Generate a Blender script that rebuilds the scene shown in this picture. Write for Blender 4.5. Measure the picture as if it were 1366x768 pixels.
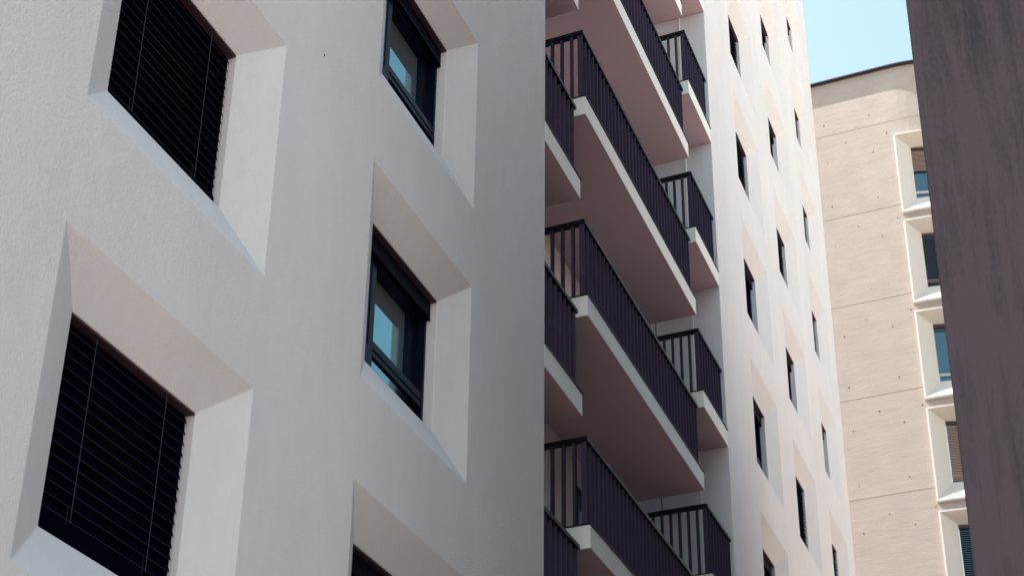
import bpy, math, random
from mathutils import Matrix, Vector
R_ = math.radians
scene = bpy.context.scene
for o in list(bpy.data.objects): bpy.data.objects.remove(o)
col = scene.collection

# ------------------------------------------------------------------ camera
F_PX, CAM_PITCH, CAM_YAW, CAM_ROLL, SX, SY = 2039.104, 0.444175, 1.206301, -0.003499, 69.076, 315.586
cp, sp, cy, sy = math.cos(CAM_PITCH), math.sin(CAM_PITCH), math.cos(CAM_YAW), math.sin(CAM_YAW)
fwd = Vector((cp*sy, cp*cy, sp)); rgt = Vector((cy, -sy, 0)); upv = rgt.cross(fwd)
cr, sr = math.cos(CAM_ROLL), math.sin(CAM_ROLL)
r2 = cr*rgt + sr*upv; u2 = -sr*rgt + cr*upv
cam = bpy.data.cameras.new('camera'); camo = bpy.data.objects.new('camera', cam); col.objects.link(camo)
camo.matrix_world = Matrix(((r2.x, u2.x, -fwd.x, 0), (r2.y, u2.y, -fwd.y, 0), (r2.z, u2.z, -fwd.z, 0), (0, 0, 0, 1)))
cam.sensor_width = 36; cam.sensor_fit = 'HORIZONTAL'; cam.lens = F_PX*36/1366
cam.shift_x = -SX/1366; cam.shift_y = SY/1366
cam.clip_start = 0.05; cam.clip_end = 2000
scene.camera = camo

# ------------------------------------------------------------------ world, sun, exposure
SUN = Vector((-0.15, 0.47, 0.87)).normalized()
elev = math.asin(SUN.z); az = math.atan2(SUN.x, SUN.y)
w = bpy.data.worlds.new('World'); scene.world = w; w.use_nodes = True
nt = w.node_tree; bg = nt.nodes['Background']
sky = nt.nodes.new('ShaderNodeTexSky'); sky.sky_type = 'NISHITA'; sky.sun_disc = False
sky.sun_elevation = elev; sky.sun_rotation = az; sky.air_density = 1.0; sky.dust_density = 1.6; sky.ozone_density = .6
tint = nt.nodes.new('ShaderNodeMix'); tint.data_type = 'RGBA'; tint.blend_type = 'MULTIPLY'; tint.inputs[0].default_value = 1
tint.inputs[7].default_value = (1.06, 1.025, .735, 1); nt.links.new(sky.outputs[0], tint.inputs[6]); nt.links.new(tint.outputs[2], bg.inputs[0]); bg.inputs[1].default_value = 0.145
sl = bpy.data.lights.new('sun', 'SUN'); sl.energy = 5.0; sl.angle = R_(0.5); sl.color = (1, .93, .84)
so = bpy.data.objects.new('sun', sl); col.objects.link(so)
so.rotation_euler = (-SUN).to_track_quat('-Z', 'Y').to_euler(); so.location = SUN*60
vs = scene.view_settings; vs.view_transform = 'Standard'; vs.look = 'None'; vs.gamma = 1; vs.use_curve_mapping = False
vs.exposure = 1.65

GZ = -1.6      # ground level (the eye is 1.6 m above it)

# ------------------------------------------------------------------ materials
def mat(name, base, rough=.8, metal=0, var=0., vscale=3., bump=0., bscale=60., spec=None, ior=None, tintc=(1, 1, 1), stretch=(1, 1, 1), bstretch=(1, 1, 1), extra=None):
    m = bpy.data.materials.new(name); m.use_nodes = True
    t = m.node_tree; b = t.nodes['Principled BSDF']; L = t.links
    b.inputs['Base Color'].default_value = (*base, 1); b.inputs['Roughness'].default_value = rough; b.inputs['Specular Tint'].default_value = (*tintc, 1); b.inputs['Metallic'].default_value = metal
    if spec is not None: b.inputs['Specular IOR Level'].default_value = spec
    if ior: b.inputs['IOR'].default_value = ior
    co = t.nodes.new('ShaderNodeTexCoord')
    def mp(s):
        n = t.nodes.new('ShaderNodeMapping'); n.inputs['Scale'].default_value = s; L.new(co.outputs['Object'], n.inputs[0]); return n.outputs[0]
    if var:
        n = t.nodes.new('ShaderNodeTexNoise'); n.inputs['Scale'].default_value = vscale; n.inputs['Detail'].default_value = 7; n.inputs['Roughness'].default_value = .62
        L.new(mp(stretch), n.inputs[0])
        n2 = t.nodes.new('ShaderNodeTexNoise'); n2.inputs['Scale'].default_value = vscale*14; n2.inputs['Detail'].default_value = 4
        L.new(mp(stretch), n2.inputs[0])
        ad = t.nodes.new('ShaderNodeMath'); ad.operation = 'MULTIPLY_ADD'; ad.inputs[1].default_value = .3; L.new(n2.outputs[0], ad.inputs[0]); L.new(n.outputs[0], ad.inputs[2])
        rp = t.nodes.new('ShaderNodeMapRange'); rp.inputs[1].default_value = .35; rp.inputs[2].default_value = .95; rp.inputs[3].default_value = 1-var; rp.inputs[4].default_value = 1+var*.5
        L.new(ad.outputs[0], rp.inputs[0])
        mx = t.nodes.new('ShaderNodeVectorMath'); mx.operation = 'SCALE'; mx.inputs[0].default_value = base; L.new(rp.outputs[0], mx.inputs['Scale'])
        L.new(mx.outputs[0], b.inputs['Base Color'])
    if bump:
        n = t.nodes.new('ShaderNodeTexNoise'); n.inputs['Scale'].default_value = bscale; n.inputs['Detail'].default_value = 5; n.inputs['Roughness'].default_value = .6
        L.new(mp(bstretch), n.inputs[0])
        bp = t.nodes.new('ShaderNodeBump'); bp.inputs['Strength'].default_value = 1; bp.inputs['Distance'].default_value = bump
        L.new(n.outputs[0], bp.inputs['Height']); L.new(bp.outputs[0], b.inputs['Normal'])
    if extra: extra(m, t, b, co, mp)
    return m
M = {}
M['render'] = mat('white_render', (.75, .727, .80), .9, var=.10, vscale=.8, bump=.006, bscale=75, stretch=(1, 1, .35))
M['render_far'] = M['render']
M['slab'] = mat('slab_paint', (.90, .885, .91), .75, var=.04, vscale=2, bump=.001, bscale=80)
M['soffit'] = mat('soffit_bounce_tint', (.58, .43, .49), .85, var=.06, vscale=1.2, bump=.001, bscale=90)  # white undersides with the pink bounced light put into the colour
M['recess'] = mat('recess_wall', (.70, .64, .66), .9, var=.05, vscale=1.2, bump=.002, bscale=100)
M['black'] = mat('black_metal', (.004, .0045, .014), .5, spec=.25, var=.1, vscale=5)
M['rail'] = mat('railing_metal', (.066, .052, .096), .8, spec=.04, metal=0, var=.12, vscale=6)
M['blind'] = mat('dark_blind', (.0018, .0018, .007), .8, spec=0.0)
M['blind_edge'] = mat('blind_edge', (.03, .03, .07), .5)
M['cord'] = mat('blind_cord', (.045, .045, .075), .8)
M['frame'] = mat('navy_frame', (.003, .005, .020), .4, spec=.2)
M['glass'] = mat('window_glass', (.006, .012, .02), .015, ior=4.0, tintc=(.5, .9, 1))
M['grey_glass'] = mat('pale_grey_glass', (.15, .17, .22), .02, ior=4.0, tintc=(.45, .9, 1))  # lighter grey base than the other panes, for near windows with raised blinds
M['pelmet'] = mat('pelmet_metal', (.045, .022, .038), .6)
M['inside'] = mat('room_dark', (.01, .01, .014), .9)
M['coping'] = mat('roof_coping', (.03, .02, .025), .6)
M['bframe'] = mat('cream_surround', (.60, .575, .57), .8, var=.05, vscale=2)
M['bblind'] = mat('beige_blind', (.36, .24, .20), .7)
M['bglass'] = mat('blue_glass', (.004, .07, .14), .05, ior=1.9)
M['bbar'] = mat('grey_bar', (.45, .43, .45), .5)
M['darkhole'] = mat('tie_hole', (.10, .08, .07), .9)

def conc(m, t, b, co, mp):
    L = t.links
    # board ridges: low waves running level, broken by noise
    n1 = t.nodes.new('ShaderNodeTexNoise'); n1.inputs['Scale'].default_value = 1; n1.inputs['Detail'].default_value = 6; n1.inputs['Roughness'].default_value = .55
    L.new(mp((1.6, 1.6, 7)), n1.inputs[0])
    n2 = t.nodes.new('ShaderNodeTexNoise'); n2.inputs['Scale'].default_value = 7; n2.inputs['Detail'].default_value = 4; n2.inputs['Distortion'].default_value = .6
    L.new(mp((1, 1, 1.6)), n2.inputs[0])
    ad = t.nodes.new('ShaderNodeMath'); ad.operation = 'MULTIPLY_ADD'; ad.inputs[1].default_value = .45; L.new(n2.outputs[0], ad.inputs[0]); L.new(n1.outputs[0], ad.inputs[2])
    bp = t.nodes.new('ShaderNodeBump'); bp.inputs['Distance'].default_value = .0055; bp.inputs['Strength'].default_value = 1
    L.new(ad.outputs[0], bp.inputs['Height']); L.new(bp.outputs[0], b.inputs['Normal'])
M['concrete'] = mat('board_marked_concrete', (.375, .328, .318), .92, var=.12, vscale=1.3, stretch=(1, 1, 1.5), extra=conc)
M['smooth_conc'] = mat('smooth_concrete', (.46, .41, .39), .85, var=.07, vscale=1.5, bump=.001, bscale=40)

def tower(m, t, b, co, mp):
    L = t.links
    n1 = t.nodes.new('ShaderNodeTexNoise'); n1.inputs['Scale'].default_value = 1; n1.inputs['Detail'].default_value = 8; n1.inputs['Roughness'].default_value = .65; n1.inputs['Distortion'].default_value = .4
    L.new(mp((9, 9, .7)), n1.inputs[0])
    n2 = t.nodes.new('ShaderNodeTexNoise'); n2.inputs['Scale'].default_value = 1.1; n2.inputs['Detail'].default_value = 6
    L.new(mp((1, 1, 1)), n2.inputs[0])
    n3 = t.nodes.new('ShaderNodeTexNoise'); n3.inputs['Scale'].default_value = 60; n3.inputs['Detail'].default_value = 3
    L.new(mp((1, 1, .3)), n3.inputs[0])
    a = t.nodes.new('ShaderNodeMath'); a.operation = 'MULTIPLY_ADD'; a.inputs[1].default_value = .6; L.new(n2.outputs[0], a.inputs[0]); L.new(n1.outputs[0], a.inputs[2])
    a2 = t.nodes.new('ShaderNodeMath'); a2.operation = 'MULTIPLY_ADD'; a2.inputs[1].default_value = .25; L.new(n3.outputs[0], a2.inputs[0]); L.new(a.outputs[0], a2.inputs[2])
    r = t.nodes.new('ShaderNodeValToRGB'); e = r.color_ramp.elements
    e[0].position = .66; e[0].color = (.030, .022, .040, 1); e[1].position = 1.16; e[1].color = (.072, .053, .072, 1)
    L.new(a2.outputs[0], r.inputs[0]); L.new(r.outputs[0], b.inputs['Base Color'])
    bp = t.nodes.new('ShaderNodeBump'); bp.inputs['Distance'].default_value = .006; L.new(a2.outputs[0], bp.inputs['Height']); L.new(bp.outputs[0], b.inputs['Normal'])
M['tower'] = mat('dark_weathered_concrete', (.15, .12, .15), .85, extra=tower)
M['bounce_gravel'] = mat('bounce_roof_gravel', (.80, .66, .56), .9, var=.1, vscale=3)  # bright warm tone on unseen roofs, to bounce light up at balcony soffits
M['bounce_ground'] = mat('bounce_slabs', (.40, .34, .28), .85, var=.12, vscale=1)
M['asphalt'] = mat('asphalt', (.06, .06, .06), .9, var=.2, vscale=4, bump=.004, bscale=120)
M['paving'] = mat('paving', (.262, .195, .160), .85, var=.15, vscale=2, bump=.002, bscale=30)
M['opposite'] = mat('bounce_render', (.76, .64, .50), .85, var=.08, vscale=1)

# ------------------------------------------------------------------ mesh helper
class MB:
    def __init__(s): s.v = []; s.f = []; s.m = []; s.d = {}
    def vt(s, p):
        k = (round(p[0], 5), round(p[1], 5), round(p[2], 5))
        if k not in s.d: s.d[k] = len(s.v); s.v.append(tuple(p))
        return s.d[k]
    def q(s, *ps, m=0):
        s.f.append([s.vt(p) for p in ps]); s.m.append(m)
    def box(s, x0, x1, y0, y1, z0, z1, m=0, mb=None):
        b = len(s.v)
        s.v += [(x0,y0,z0),(x1,y0,z0),(x1,y1,z0),(x0,y1,z0),(x0,y0,z1),(x1,y0,z1),(x1,y1,z1),(x0,y1,z1)]
        for i, f in enumerate(((0,3,2,1),(4,5,6,7),(0,1,5,4),(1,2,6,5),(2,3,7,6),(3,0,4,7))):
            s.f.append([b+j for j in f]); s.m.append(mb if (i == 0 and mb is not None) else m)
    def build(s, name, mats, parent=None, bevel=0, smooth=False):
        me = bpy.data.meshes.new(name); me.from_pydata(s.v, [], s.f)
        if not isinstance(mats, (list, tuple)): mats = [mats]
        for k in mats: me.materials.append(M[k])
        for p, mi in zip(me.polygons, s.m): p.material_index = mi; p.use_smooth = smooth
        me.update(); o = bpy.data.objects.new(name, me); col.objects.link(o)
        if parent: o.parent = parent
        if bevel:
            b = o.modifiers.new('bevel', 'BEVEL'); b.width = bevel; b.segments = 2; b.limit_method = 'ANGLE'; b.angle_limit = R_(12)
            b.use_clamp_overlap = True
        return o
def tag(o, label=None, cat=None, group=None, kind=None):
    if label: o['label'] = label
    if cat: o['category'] = cat
    if group: o['group'] = group
    if kind: o['kind'] = kind
    return o
def empty(name, loc):
    o = bpy.data.objects.new(name, None); col.objects.link(o); o.location = loc; o.empty_display_size = .3; return o
def adopt(root):   # children were modelled in world coordinates
    bpy.context.view_layer.update()
    for c in root.children: c.matrix_parent_inverse = root.matrix_world.inverted()

# ------------------------------------------------------------------ ground (structure)
g = MB(); g.q((-400, -400, GZ), (500, -400, GZ), (500, 400, GZ), (-400, 400, GZ)); tag(g.build('ground', 'paving'), kind='structure')
g = MB(); g.box(-60, 21.9, -9.0, -2.6, GZ-.2, GZ+.004); tag(g.build('road', 'asphalt'), kind='structure')
g = MB(); g.box(-60, 21.9, -2.6, -2.45, GZ-.2, GZ+.12); g.box(-60, 21.9, -9.15, -9.0, GZ-.2, GZ+.12); tag(g.build('kerb', 'paving'), kind='structure')

g = MB(); g.box(22, 90, -60, 5.0, GZ-.2, GZ+.008); tag(g.build('bounce_ground', 'bounce_ground'), kind='structure')  # unseen pale ground, added to bounce light onto the far facade

# ------------------------------------------------------------------ white apartment building
Y0 = 5.128; SD = .174; IL, IR, IT, IB = .355, .364, .351, .379
H = 3.0; OH = 2.10
XK, XF, XG, XW = 12.886, 20.705, 31.922, 2.7
YB, YREC, ROOF = 10.6, 6.50, 31.6
NEAR = {'a': (5.587, 7.578), 'b': (9.010, 11.011)}
FAR = {'c': (22.660, 24.628), 'd': (25.889, 27.877), 'e': (29.188, 31.062)}
def z_near(k): return 11.268 - H*k
def z_far(k): return 20.226 - H*k

bld = empty('apartment_building', (11, 8, GZ))
tag(bld, 'tall white rendered apartment block with deep splayed windows and stacked dark railed balconies', 'building')

def facade(mb, x0, x1, holes):
    xs = sorted({x0, x1, *[h[0] for h in holes], *[h[1] for h in holes]})
    zs = sorted({GZ, ROOF, *[h[2] for h in holes], *[h[3] for h in holes]})
    def inside(a, b, c, d):
        for h in holes:
            if a >= h[0]-1e-6 and b <= h[1]+1e-6 and c >= h[2]-1e-6 and d <= h[3]+1e-6: return True
        return False
    for a, b in zip(xs, xs[1:]):
        for c, d in zip(zs, zs[1:]):
            if not inside(a, b, c, d): mb.q((a, Y0, c), (b, Y0, c), (b, Y0, d), (a, Y0, d))
    for (a, b, c, d) in holes:
        o = [(a, Y0, c), (b, Y0, c), (b, Y0, d), (a, Y0, d)]
        i = [(a+IL, Y0+SD, c+IB), (b-IR, Y0+SD, c+IB), (b-IR, Y0+SD, d-IT), (a+IL, Y0+SD, d-IT)]
        r = [(p[0], Y0+SD+.26, p[2]) for p in i]
        for n in range(4):
            m_ = (n+1) % 4
            mb.q(o[n], o[m_], i[m_], i[n]); mb.q(i[n], i[m_], r[m_], r[n])
    return xs, zs
def hole(c, zt): return (c[0], c[1], zt-OH, zt)

near_rows = range(-2, 4); far_rows = range(-3, 6)
nh = [hole(NEAR[c], z_near(k)) for c in NEAR for k in near_rows]
fh = [hole(FAR[c], z_far(k)) for c in FAR for k in far_rows]
mb = MB(); xs, zs = facade(mb, XW, XK, nh)
for c, d in zip(zs, zs[1:]):
    mb.q((XK, Y0, c), (XK, YREC, c), (XK, YREC, d), (XK, Y0, d))
    mb.q((XW, YB, c), (XW, Y0, c), (XW, Y0, d), (XW, YB, d))
for a, b in zip(xs, xs[1:]): mb.q((a, Y0, ROOF), (b, Y0, ROOF), (b, YB, ROOF), (a, YB, ROOF))
mb.q((XW, YB, GZ), (XK, YB, GZ), (XK, YB, ROOF), (XW, YB, ROOF))
tag(mb.build('wall', 'render', bld, bevel=.007), 'near white rendered facade with large splayed window recesses')
mb = MB(); xs, zs = facade(mb, XF, XG, fh)
for c, d in zip(zs, zs[1:]):
    mb.q((XF, YREC, c), (XF, Y0, c), (XF, Y0, d), (XF, YREC, d))
    mb.q((XG, Y0, c), (XG, YB, c), (XG, YB, d), (XG, Y0, d))
for a, b in zip(xs, xs[1:]): mb.q((a, Y0, ROOF), (b, Y0, ROOF), (b, YB, ROOF), (a, YB, ROOF))
mb.q((XF, YB, GZ), (XG, YB, GZ), (XG, YB, ROOF), (XF, YB, ROOF))
tag(mb.build('wall', 'render_far', bld, bevel=.007), 'far white rendered facade beyond the balconies')
# balcony recess: back wall, with glazed doors on every level, behind the balconies
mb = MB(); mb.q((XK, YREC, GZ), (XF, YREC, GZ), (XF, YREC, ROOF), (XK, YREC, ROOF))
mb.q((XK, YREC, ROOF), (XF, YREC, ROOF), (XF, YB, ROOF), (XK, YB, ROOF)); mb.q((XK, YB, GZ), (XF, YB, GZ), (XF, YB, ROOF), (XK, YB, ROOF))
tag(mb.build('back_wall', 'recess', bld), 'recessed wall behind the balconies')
mb = MB(); mb.box(XF-.006, XF+.002, 6.24, 6.255, GZ, ROOF-.3)
tag(mb.build('wall_joint', 'cord', bld), 'thin dark vertical joint on the recess side wall')
mb = MB()
def tube(mb, x, y, z0, z1, r, n=10, m=0):
    for i in range(n):
        a, b = 2*math.pi*i/n, 2*math.pi*(i+1)/n
        mb.q((x+r*math.cos(a), y+r*math.sin(a), z0), (x+r*math.cos(b), y+r*math.sin(b), z0), (x+r*math.cos(b), y+r*math.sin(b), z1), (x+r*math.cos(a), y+r*math.sin(a), z1), m=m)
tube(mb, XF-.016, 5.60, GZ, ROOF-.3, .014)
tag(mb.build('downpipe', 'slab', bld, smooth=True), 'slim pale pipe on the recess side wall')
mb = MB(); n = 12
cxh, czh = 8.11, 8.63
mb.f.append([mb.vt((cxh+.011*math.cos(2*math.pi*i/n), Y0-.002, czh+.011*math.sin(2*math.pi*i/n))) for i in range(n)]); mb.m.append(0)
tag(mb.build('anchor_hole', 'inside', bld), 'tiny dark anchor hole in the near facade')

# windows ------------------------------------------------------------
YI = Y0+SD
def slat(mb, x0, x1, y, z, w_, tilt, m=0):
    # gently crowned blade, outer edge hanging down; 4 facets deep
    pts = []
    for t in (-.5, -.22, 0, .22, .5):
        a = t*w_; bow = .004*(1-(2*t)**2)
        pts.append((y + a*math.cos(tilt) - bow*math.sin(tilt), z + a*math.sin(tilt) + bow*math.cos(tilt)))
    up = pts; dn = [(p[0]+.0012*math.sin(tilt), p[1]-.0022) for p in pts]
    loop = up + dn[::-1]
    for i in range(len(loop)):
        p, q_ = loop[i], loop[(i+1) % len(loop)]
        mb.q((x0, *p), (x1, *p), (x1, *q_), (x0, *q_), m=m)
    oy, oz = up[0]
    mb.q((x0, oy-.0008, oz-.001), (x1, oy-.0008, oz-.001), (x1, oy-.0008, oz+.0015), (x0, oy-.0008, oz+.0015), m=1)
    for x in (x0, x1):
        for i in range(4): mb.q((x, *up[i]), (x, *up[i+1]), (x, *dn[i+1]), (x, *dn[i]), m=m)
def make_window(x0, x1, zt, style, rnd, near=False):
    a, b = x0+IL, x1-IR; c, d = zt-OH+IB, zt-IT
    yf = Y0+.272+.012
    # frame: outer frame + sash + lower light
    f = MB(); e = .003
    A, B, C_, D_ = a+e, b-e, c+e, d-e
    yf = Y0+.272; yg = yf+.13; gl, gr = A+.295, B-.031
    f.box(A, A+.075, yf, yg+.02, C_, D_); f.box(A+.076, A+.16, yf-.010, yg+.02, C_+.002, D_-.002); f.box(A+.161, gl, yf, yg+.02, C_, D_)
    f.box(A+.20, A+.212, yf-.006, yf-.0005, C_+.30, D_-.1)
    f.box(B-.03, B, yf, yg+.02, C_, D_); f.box(B-.187, B-.031, yg-.05, yg+.019, C_+.03, D_-.19); f.box(B-.045, B-.035, yf-.006, yf-.0005, C_+.002, D_-.1)
    f.box(gl+.001, gr-.001, yf, yg+.02, C_, C_+.03); f.box(gl+.001, gr-.001, yf+.002, yf+.045, C_+.24, C_+.385); f.box(gl+.001, gr-.001, yf, yg+.02, D_-.19, D_)
    f.box(gl+.001, gr-.001, yf-.006, yf+.0015, C_+.30, C_+.31)
    fo = f.build('window', 'frame', bld, bevel=.003 if near else 0)
    g_ = MB(); g_.box(gl+.002, B-.188, yg, yg+.008, C_+.031, D_-.191); g_.build('pane', 'grey_glass' if near and style == 'raised' else 'inside'if style == 'blind' else 'glass', fo)
    # pelmet over the blind slot
    p_ = MB(); p_.box(A, B, YI+.004, yf-.016, D_-.012, D_); p_.box(A, B, YI+.004, YI+.008, D_-.016, D_-.0125)
    p_.build('pelmet', 'pelmet', fo)
    bl = MB(); yb = YI+.058
    if style == 'blind':
        for gx0, gx1 in ((A, A+.03), (B-.034, B)):
            q_ = MB(); q_.box(gx0, gx1, yb+.015, yf-.016, C_+.002, D_-.0225); q_.build('guide_rail', 'blind', fo)
    if style == 'blind':
        bot = c+(.03 if rnd.random() < .6 or near else .1)
        if near and abs(zt-5.268) < .1 or near and abs(zt-8.268) < .1 and x0 > 6: bot = c+.17
        if near and zt < 6: bot = c+.13
        z = d-.05; tl = R_(66)
        while z > bot+.045:
            slat(bl, A+.014, B-.024, yb, z, .085, tl+rnd.uniform(-.03, .03)); z -= .0800
        bl.box(A+.014, B-.024, yb-.022, yb+.022, (c+.02 if near and zt < 6 else z+.012), z+.034)
        bo = bl.build('blind', ['blind', 'blind_edge'], fo)
        for xc in (A+.27, B-.28):
            cd = MB(); cd.box(xc, xc+.0035, yb-.034, yb-.031, z+.02, d-.02)
            cd.build('blind_cord', 'cord', fo)
            if near:
                cd = MB(); cd.box(xc-.028, xc-.0265, yb-.030, yb-.0285, z+.0, z+.11)
                cd.build('cord_loop', 'cord', fo)
    elif style == 'tilted':
        z = d-.05
        while z > c+.06:
            slat(bl, A+.014, B-.024, yb, z, .085, R_(15)+rnd.uniform(-.2, .2)); z -= .085
        bl.build('blind', ['blind', 'blind_edge'], fo)
    else:   # raised: stack of folded slats under the head
        z = d-.018
        while z > d-.19:
            slat(bl, A+.014, B-.01, yb+.018, z, .036, R_(4)+rnd.uniform(-.02, .02)); z -= .0125
        bl.box(A+.014, B-.01, yb-.002, yb+.036, z-.012, z+.003)
        bl.build('blind', ['blind', 'blind_edge'], fo)
    return fo
rnd = random.Random(4)
for c_ in NEAR:
    for k in near_rows:
        st = {'a': 'blind', 'z': 'blind', 'b': 'raised', 'y': 'raised'}[c_]
        fo = make_window(*NEAR[c_], z_near(k), st, rnd, near=c_ in 'ab' and k >= 0)
        fo['label'] = ('near window with a closed black slatted blind' if st == 'blind' else 'near window with navy frame and raised blind')
styles = {('c', -1): 'blind', ('c', 0): 'blind', ('d', 0): 'blind', ('d', 2): 'tilted', ('e', -2): 'blind', ('e', -1): 'blind', ('e', 0): 'blind', ('e', 2): 'tilted', ('d', -3): 'blind', ('c', 4): 'blind', ('e', 4): 'blind'}
for c_ in FAR:
    for k in far_rows:
        st = styles.get((c_, k), 'raised')
        fo = make_window(*FAR[c_], z_far(k), st, rnd)
        fo['label'] = ('far window with a lowered dark blind' if st != 'raised' else 'far window with raised blind')

# balconies ----------------------------------------------------------
TS = .284
def make_balcony(x0, x1, z, left_open, right_open, label):
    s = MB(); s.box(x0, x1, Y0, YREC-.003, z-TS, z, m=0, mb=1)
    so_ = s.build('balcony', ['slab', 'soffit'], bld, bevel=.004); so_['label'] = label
    # thin metal drip edge along the slab top
    e = MB(); e.box(x0-.012 if left_open else x0+.002, x1+.012 if right_open else x1-.002, Y0-.014, Y0+.10, z+.001, z+.013)
    if left_open: e.box(x0-.012, x0+.10, Y0+.101, YREC-.004, z+.001, z+.013)
    if right_open: e.box(x1-.10, x1+.012, Y0+.101, YREC-.004, z+.001, z+.013)
    e.build('drip_edge', 'black', so_)
    T = .040; FT, FD = .020, .064; yf = Y0+.055; top = z+1.075
    fr = MB(); x = x0+.045 if left_open else x0+.03
    xe = x1-.045-T if right_open else x1-.03-T
    nb = max(2, round((xe-x)/.146)); st = (xe-x)/nb
    for i in range(nb+1):
        xx = x+i*st; fr.box(xx, xx+FT, yf-.004, yf-.004+FD, z+.0135, top)
    fr.build('railing', 'rail', so_)
    for op, xs_ in ((left_open, x0+.045), (right_open, x1-.045-T)):
        if not op: continue
        sd = MB(); y = yf+.134; xs_ = xs_+T-FD if xs_ > x0+1 else xs_-.004
        while y < YREC-.05:
            sd.box(xs_, xs_+FD, y, y+.030, z+.0135, top); y += .134
        sd.build('side_railing', 'rail', so_)
    h = MB(); hx0 = x0+.02 if left_open else x0+.004; hx1 = x1-.02 if right_open else x1-.004
    h.box(hx0, hx1, yf-.022, yf+.062, top+.001, top+.052)
    if left_open: h.box(x0+.02, x0+.105, yf+.0625, YREC-.004, top+.001, top+.052)
    if right_open: h.box(x1-.105, x1-.02, yf+.0625, YREC-.004, top+.001, top+.052)
    h.build('handrail', 'black', so_, bevel=.004)
    return so_
XL, XM0, XM1, XR0 = 14.041, 14.254, 19.157, 19.352
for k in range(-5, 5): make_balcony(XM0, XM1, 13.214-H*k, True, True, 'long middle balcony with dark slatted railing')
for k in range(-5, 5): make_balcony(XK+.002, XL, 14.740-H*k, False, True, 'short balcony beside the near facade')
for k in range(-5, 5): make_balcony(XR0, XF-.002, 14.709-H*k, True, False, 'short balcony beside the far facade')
# glazed doors in the recess
for k in range(-5, 5):
    for x0, x1 in ((17.5, 18.9),):
        z = 13.214-H*k
        d_ = MB()
        for (a, b, c, dd) in ((x0, x0+.07, z, z+2.25), (x1-.07, x1, z, z+2.25), (x0+.07, x1-.07, z+2.18, z+2.25), (x0+.07, x1-.07, z+.002, z+.07), ((x0+x1)/2-.035, (x0+x1)/2+.035, z+.07, z+2.18)):
            d_.box(a, b, YREC-.03, YREC-.002, c+.015, dd)
        do = d_.build('door', 'frame', bld)
        p = MB(); p.box(x0+.071, (x0+x1)/2-.036, YREC-.015, YREC-.005, z+.086, z+2.179); p.box((x0+x1)/2+.036, x1-.071, YREC-.015, YREC-.005, z+.086, z+2.179)
        p.build('pane', 'glass', do)
adopt(bld)

# ------------------------------------------------------------------ beige concrete building behind
XB, YC, RC, RB = 36.0, 3.50, 4.4, 31.43
def cs(s, d):     # s: run along the face towards -Y, d: depth into the building
    if s <= 0: return (XB+d, YC-s)
    th = s/RC
    return (XB+RC-(RC-d)*math.cos(th), YC-(RC-d)*math.sin(th))
def cp3(s, d, z): x, y = cs(s, d); return (x, y, z)
bk = empty('concrete_building', (40, 4, GZ))
tag(bk, 'beige board marked concrete building with rounded corner and projecting cream window surrounds', 'building')
joints = [29.49-2.965*k for k in range(11)]
wins = [28.92-3.0*k for k in range(10)]
S0, S1 = -.05, 2.35
sgrid = [-16, -8, -4, -2, S0] + [S0+(S1-S0)*i/10 for i in range(1, 11)] + [S1+(6.6-S1)*i/10 for i in range(1, 11)] + [7.5, 12]
# past a quarter turn the face runs straight on
mbk = MB()
def strip(sa, sb, z1, z0, d1=0, d0=0, m=0): mbk.q(cp3(sa, d1, z1), cp3(sa, d0, z0), cp3(sb, d0, z0), cp3(sb, d1, z1), m=m)
def inwin(sa, sb, z): return sa >= S0-1e-6 and sb <= S1+1e-6 and any(w_-2.73 < z < w_ for w_ in wins)
allz = sorted({RB, GZ, *wins, *[z-2.73 for z in wins if z-2.73 > GZ], *[j+.014 for j in joints], *[j-.014 for j in joints]}, reverse=True)
allz = [z for z in allz if z >= GZ]
SMAX = RC*math.pi/2
sgrid = [s for s in sgrid if s < SMAX-.1] + [SMAX]
for sa, sb in zip(sgrid, sgrid[1:]):
    for z1, z0 in zip(allz, allz[1:]):
        zm = (z1+z0)/2
        if inwin(sa, sb, zm): continue
        if any(abs(zm-j) < .013 for j in joints):
            strip(sa, sb, z1, z0, .012, .012, m=1); strip(sa, sb, z1, z1, 0, .012, m=1); strip(sa, sb, z0, z0, .012, 0, m=1)
        else: strip(sa, sb, z1, z0)
xe, ye = cs(SMAX, 0)
mbk.q((xe, ye, RB), (xe, ye, GZ), (xe+14, ye, GZ), (xe+14, ye, RB))
mbk.q((XB, YC+16, RB), (XB, YC+16, GZ), (xe+14, YC+16, GZ), (xe+14, YC+16, RB))
mbk.f.append([mbk.vt(cp3(s, 0, RB)) for s in sgrid] + [mbk.vt((xe+14, ye, RB)), mbk.vt((xe+14, YC+16, RB))]); mbk.m.append(0)
holes_yz = [(5.5,29.9),(4.17,29.9),(4.92,29.1),(4.17,28.54),(3.73,29.1),(5.49,28.53),(5.5,25.58),(4.17,25.6),(4.15,23.99),(4.63,23.98),(5.48,23.96),
 (3.64,23.04),(3.66,22.82),(4.86,23.01),(4.17,22.63),(5.49,22.6),(4.15,21.03),(5.5,21.0),(3.64,20.07),(4.76,20.11),(4.15,19.66),(5.49,19.65),
 (4.17,18.06),(5.48,18.02),(4.78,17.09),(4.16,16.69),(5.48,16.66),(3.6,17.09),(4.17,26.95),(5.48,26.97),(4.8,26.1),(3.7,26.1)]
for q in range(1, 6): holes_yz += [(4.16, 16.69-3*q), (5.48, 16.66-3*q), (4.17, 18.06-3*q), (5.48, 18.02-3*q), (4.78, 17.09-3*q)]
hr = random.Random(2)
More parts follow.
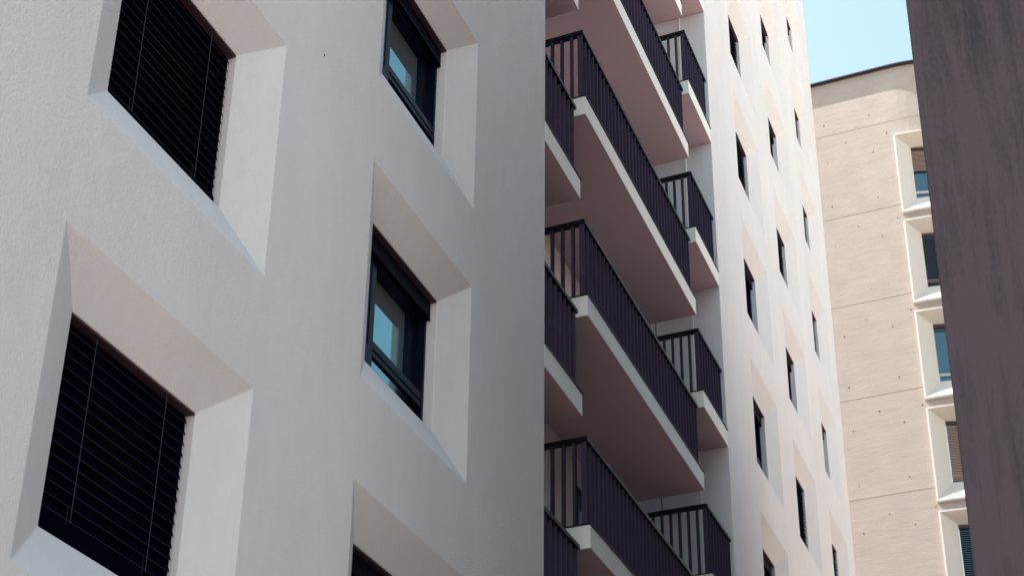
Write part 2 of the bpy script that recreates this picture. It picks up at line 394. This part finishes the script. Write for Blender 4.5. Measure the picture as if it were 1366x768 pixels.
for (y, z) in holes_yz:
    r = hr.uniform(.018, .03)
    mbk.f.append([mbk.vt((XB-.003, y+r*math.cos(2*math.pi*i/8)*hr.uniform(.8, 1.1), z+r*math.sin(2*math.pi*i/8)*hr.uniform(.8, 1.1))) for i in range(8)]); mbk.m.append(2)
tag(mbk.build('wall', ['concrete', 'smooth_conc', 'darkhole'], bk))
mb = MB()   # coping on the roof edge
for sa, sb in zip(sgrid, sgrid[1:]):
    for z1, z0, d1, d0 in ((RB+.02, RB+.02, -.14, .3), (RB+.02, RB-.015, -.14, -.14), (RB-.015, RB-.015, -.14, .01)):
        mb.q(cp3(sa, d1, z1), cp3(sa, d0, z0), cp3(sb, d0, z0), cp3(sb, d1, z1))
mb.build('roof_coping', 'coping', bk)
kinds = ['half', 'dark', 'open', 'beige', 'navy', 'open', 'beige', 'dark', 'half', 'open']
for z, kd in zip(wins, kinds):
    zb_ = z-2.73
    if zb_ < GZ: continue
    NS = 8; P = -.10; RW = .045; D = .30
    mb = MB()
    so_ = (S0, S1); si = (S0+RW, S1-RW); sn = (S0+.43, S1-.45); zi = (zb_+RW, z-RW); zn = (zb_+.66, z-.27)
    def ring(sr1, zr1, d1, sr2, zr2, d2):
        for i in range(NS):
            t0, t1 = i/NS, (i+1)/NS
            a0, a1 = sr1[0]+(sr1[1]-sr1[0])*t0, sr1[0]+(sr1[1]-sr1[0])*t1
            b0, b1 = sr2[0]+(sr2[1]-sr2[0])*t0, sr2[0]+(sr2[1]-sr2[0])*t1
            for n in (0, 1): mb.q(cp3(a0, d1, zr1[n]), cp3(a1, d1, zr1[n]), cp3(b1, d2, zr2[n]), cp3(b0, d2, zr2[n]))
        for n in (0, 1): mb.q(cp3(sr1[n], d1, zr1[0]), cp3(sr1[n], d1, zr1[1]), cp3(sr2[n], d2, zr2[1]), cp3(sr2[n], d2, zr2[0]))
    ring(so_, (zb_, z), .03, so_, (zb_, z), P); ring(so_, (zb_, z), P, si, zi, P); ring(si, zi, P, sn, zn, D); ring(sn, zn, D, sn, zn, D+.12)
    wo = mb.build('window', 'bframe', bk)
    def flat(mb2, s0, s1, z0, z1, d0, d1):
        p = [cp3(s0, d0, z0), cp3(s1, d0, z0), cp3(s1, d1, z0), cp3(s0, d1, z0), cp3(s0, d0, z1), cp3(s1, d0, z1), cp3(s1, d1, z1), cp3(s0, d1, z1)]
        for f in ((0,3,2,1),(4,5,6,7),(0,1,5,4),(1,2,6,5),(2,3,7,6),(3,0,4,7)): mb2.q(*[p[j] for j in f])
    s0, s1 = sn[0]+.003, sn[1]-.003; z0, z1 = zn[0]+.003, zn[1]-.003
    p = MB(); flat(p, s0+.01, s1-.01, z0+.01, z1-.01, D+.09, D+.10); p.build('pane', 'bglass', wo)
    p = MB(); flat(p, s0, s1, z0+.19, z0+.27, D+.05, D+.088); p.build('window_rail', 'bbar', wo)
    p = MB(); flat(p, s0, s1, z1-.10, z1, D+.03, D+.088); p.build('head_box', 'pelmet', wo)
    bot = {'half': z1-.85, 'dark': z0+.02, 'beige': z0+.05, 'navy': z0+.03, 'open': z1-.16}[kd]
    p = MB(); zz = z1-.13
    while zz > bot:
        w2 = .05
        pa = [(D+.015, zz-.034), (D+.03, zz), (D+.035, zz), (D+.02, zz-.034)]
        for i in range(4):
            (da, za), (db, zb2) = pa[i], pa[(i+1) % 4]
            p.q(cp3(s0+.01, da, za), cp3(s1-.01, da, za), cp3(s1-.01, db, zb2), cp3(s0+.01, db, zb2))
        zz -= .060 if kd in ('dark', 'navy') else .045
    p.build('blind', {'half': 'bblind', 'beige': 'bblind', 'dark': 'pelmet', 'navy': 'blind', 'open': 'pelmet'}[kd], wo)
    wo['label'] = {'half': 'window with half lowered beige blind', 'dark': 'window with closed dark blind', 'beige': 'window with closed beige blind', 'navy': 'window with closed navy blind', 'open': 'window with bare blue glass'}[kd]
adopt(bk)

# ------------------------------------------------------------------ dark concrete tower close on the right
XT = 8.5
tw = empty('concrete_pillar', (13, -1, GZ))
tag(tw, 'dark weathered concrete pier rising out of frame close on the right', 'pillar')
r1 = (0.78634881, 0.05943042, 0.73879881); r2_ = (0.9532377, 0.07622621, 0.39856904)
pA = (XT, XT*r1[1]/r1[0], XT*r1[2]/r1[0]); pB = (XT, XT*r2_[1]/r2_[0], XT*r2_[2]/r2_[0])
def ty(z): return pB[1] + (pA[1]-pB[1])*(z-pB[2])/(pA[2]-pB[2])
TH = 18.0
mb = MB()
zz = [GZ+(TH-GZ)*i/8 for i in range(9)]
YT1 = -24.0; XT1 = 16.3
for a, b in zip(zz, zz[1:]):
    mb.q((XT, YT1, a), (XT, ty(a), a), (XT, ty(b), b), (XT, YT1, b))
    mb.q((XT, ty(a), a), (XT1, ty(a), a), (XT1, ty(b), b), (XT, ty(b), b))
    mb.q((XT1, ty(a), a), (XT1, YT1, a), (XT1, YT1, b), (XT1, ty(b), b))
    mb.q((XT1, YT1, a), (XT, YT1, a), (XT, YT1, b), (XT1, YT1, b))
rf = MB(); rf.q((XT, YT1, TH), (XT1, YT1, TH), (XT1, ty(TH), TH), (XT, ty(TH), TH)); rf.build('roof', 'bounce_gravel', tw)  # unseen bright roof, added to bounce light up at the upper soffits
tag(mb.build('shaft', 'tower', tw, bevel=.012))
an = MB(); an.box(XT1+.005, 24.0, YT1, 1.10, GZ, 12.2); an.build('shade_block', 'tower', tw)  # unseen low wing, added to block light from the lower balconies and facade
an = MB(); an.q((XT1+.005, YT1, 12.204), (24.0, YT1, 12.204), (24.0, 1.10, 12.204), (XT1+.005, 1.10, 12.204)); an.build('bounce_roof', 'bounce_gravel', tw)  # bright top added on the unseen wing, bouncing light upward
adopt(tw)

# ------------------------------------------------------------------ unseen block across the street, added to bounce warm light at the facade
def block(name, label, x0, x1, y0, y1, z1, m):
    t = empty(name, ((x0+x1)/2, (y0+y1)/2, GZ)); tag(t, label, 'building')
    b = MB(); b.box(x0, x1, y0, y1, GZ, z1)
    b.build('wall', m, t)
    n = int((x1-x0)/3.2)
    for r in range(int((z1-GZ)/3)):
        for i in range(n):
            xx = x0+(i+.5)*(x1-x0)/n; zz = GZ+1+r*3
            f = MB(); f.box(xx-.65, xx+.65, y1-.02, y1+.03, zz, zz+1.4); fo = f.build('window', 'frame', t)
            p = MB(); p.box(xx-.57, xx+.57, y1+.031, y1+.036, zz+.08, zz+1.32); p.build('pane', 'glass', fo)
    adopt(t)
block('bounce_building', 'unseen sand rendered block added to bounce sunlight onto the far facade', 23, 70, -30, -13.5, 21, 'opposite')
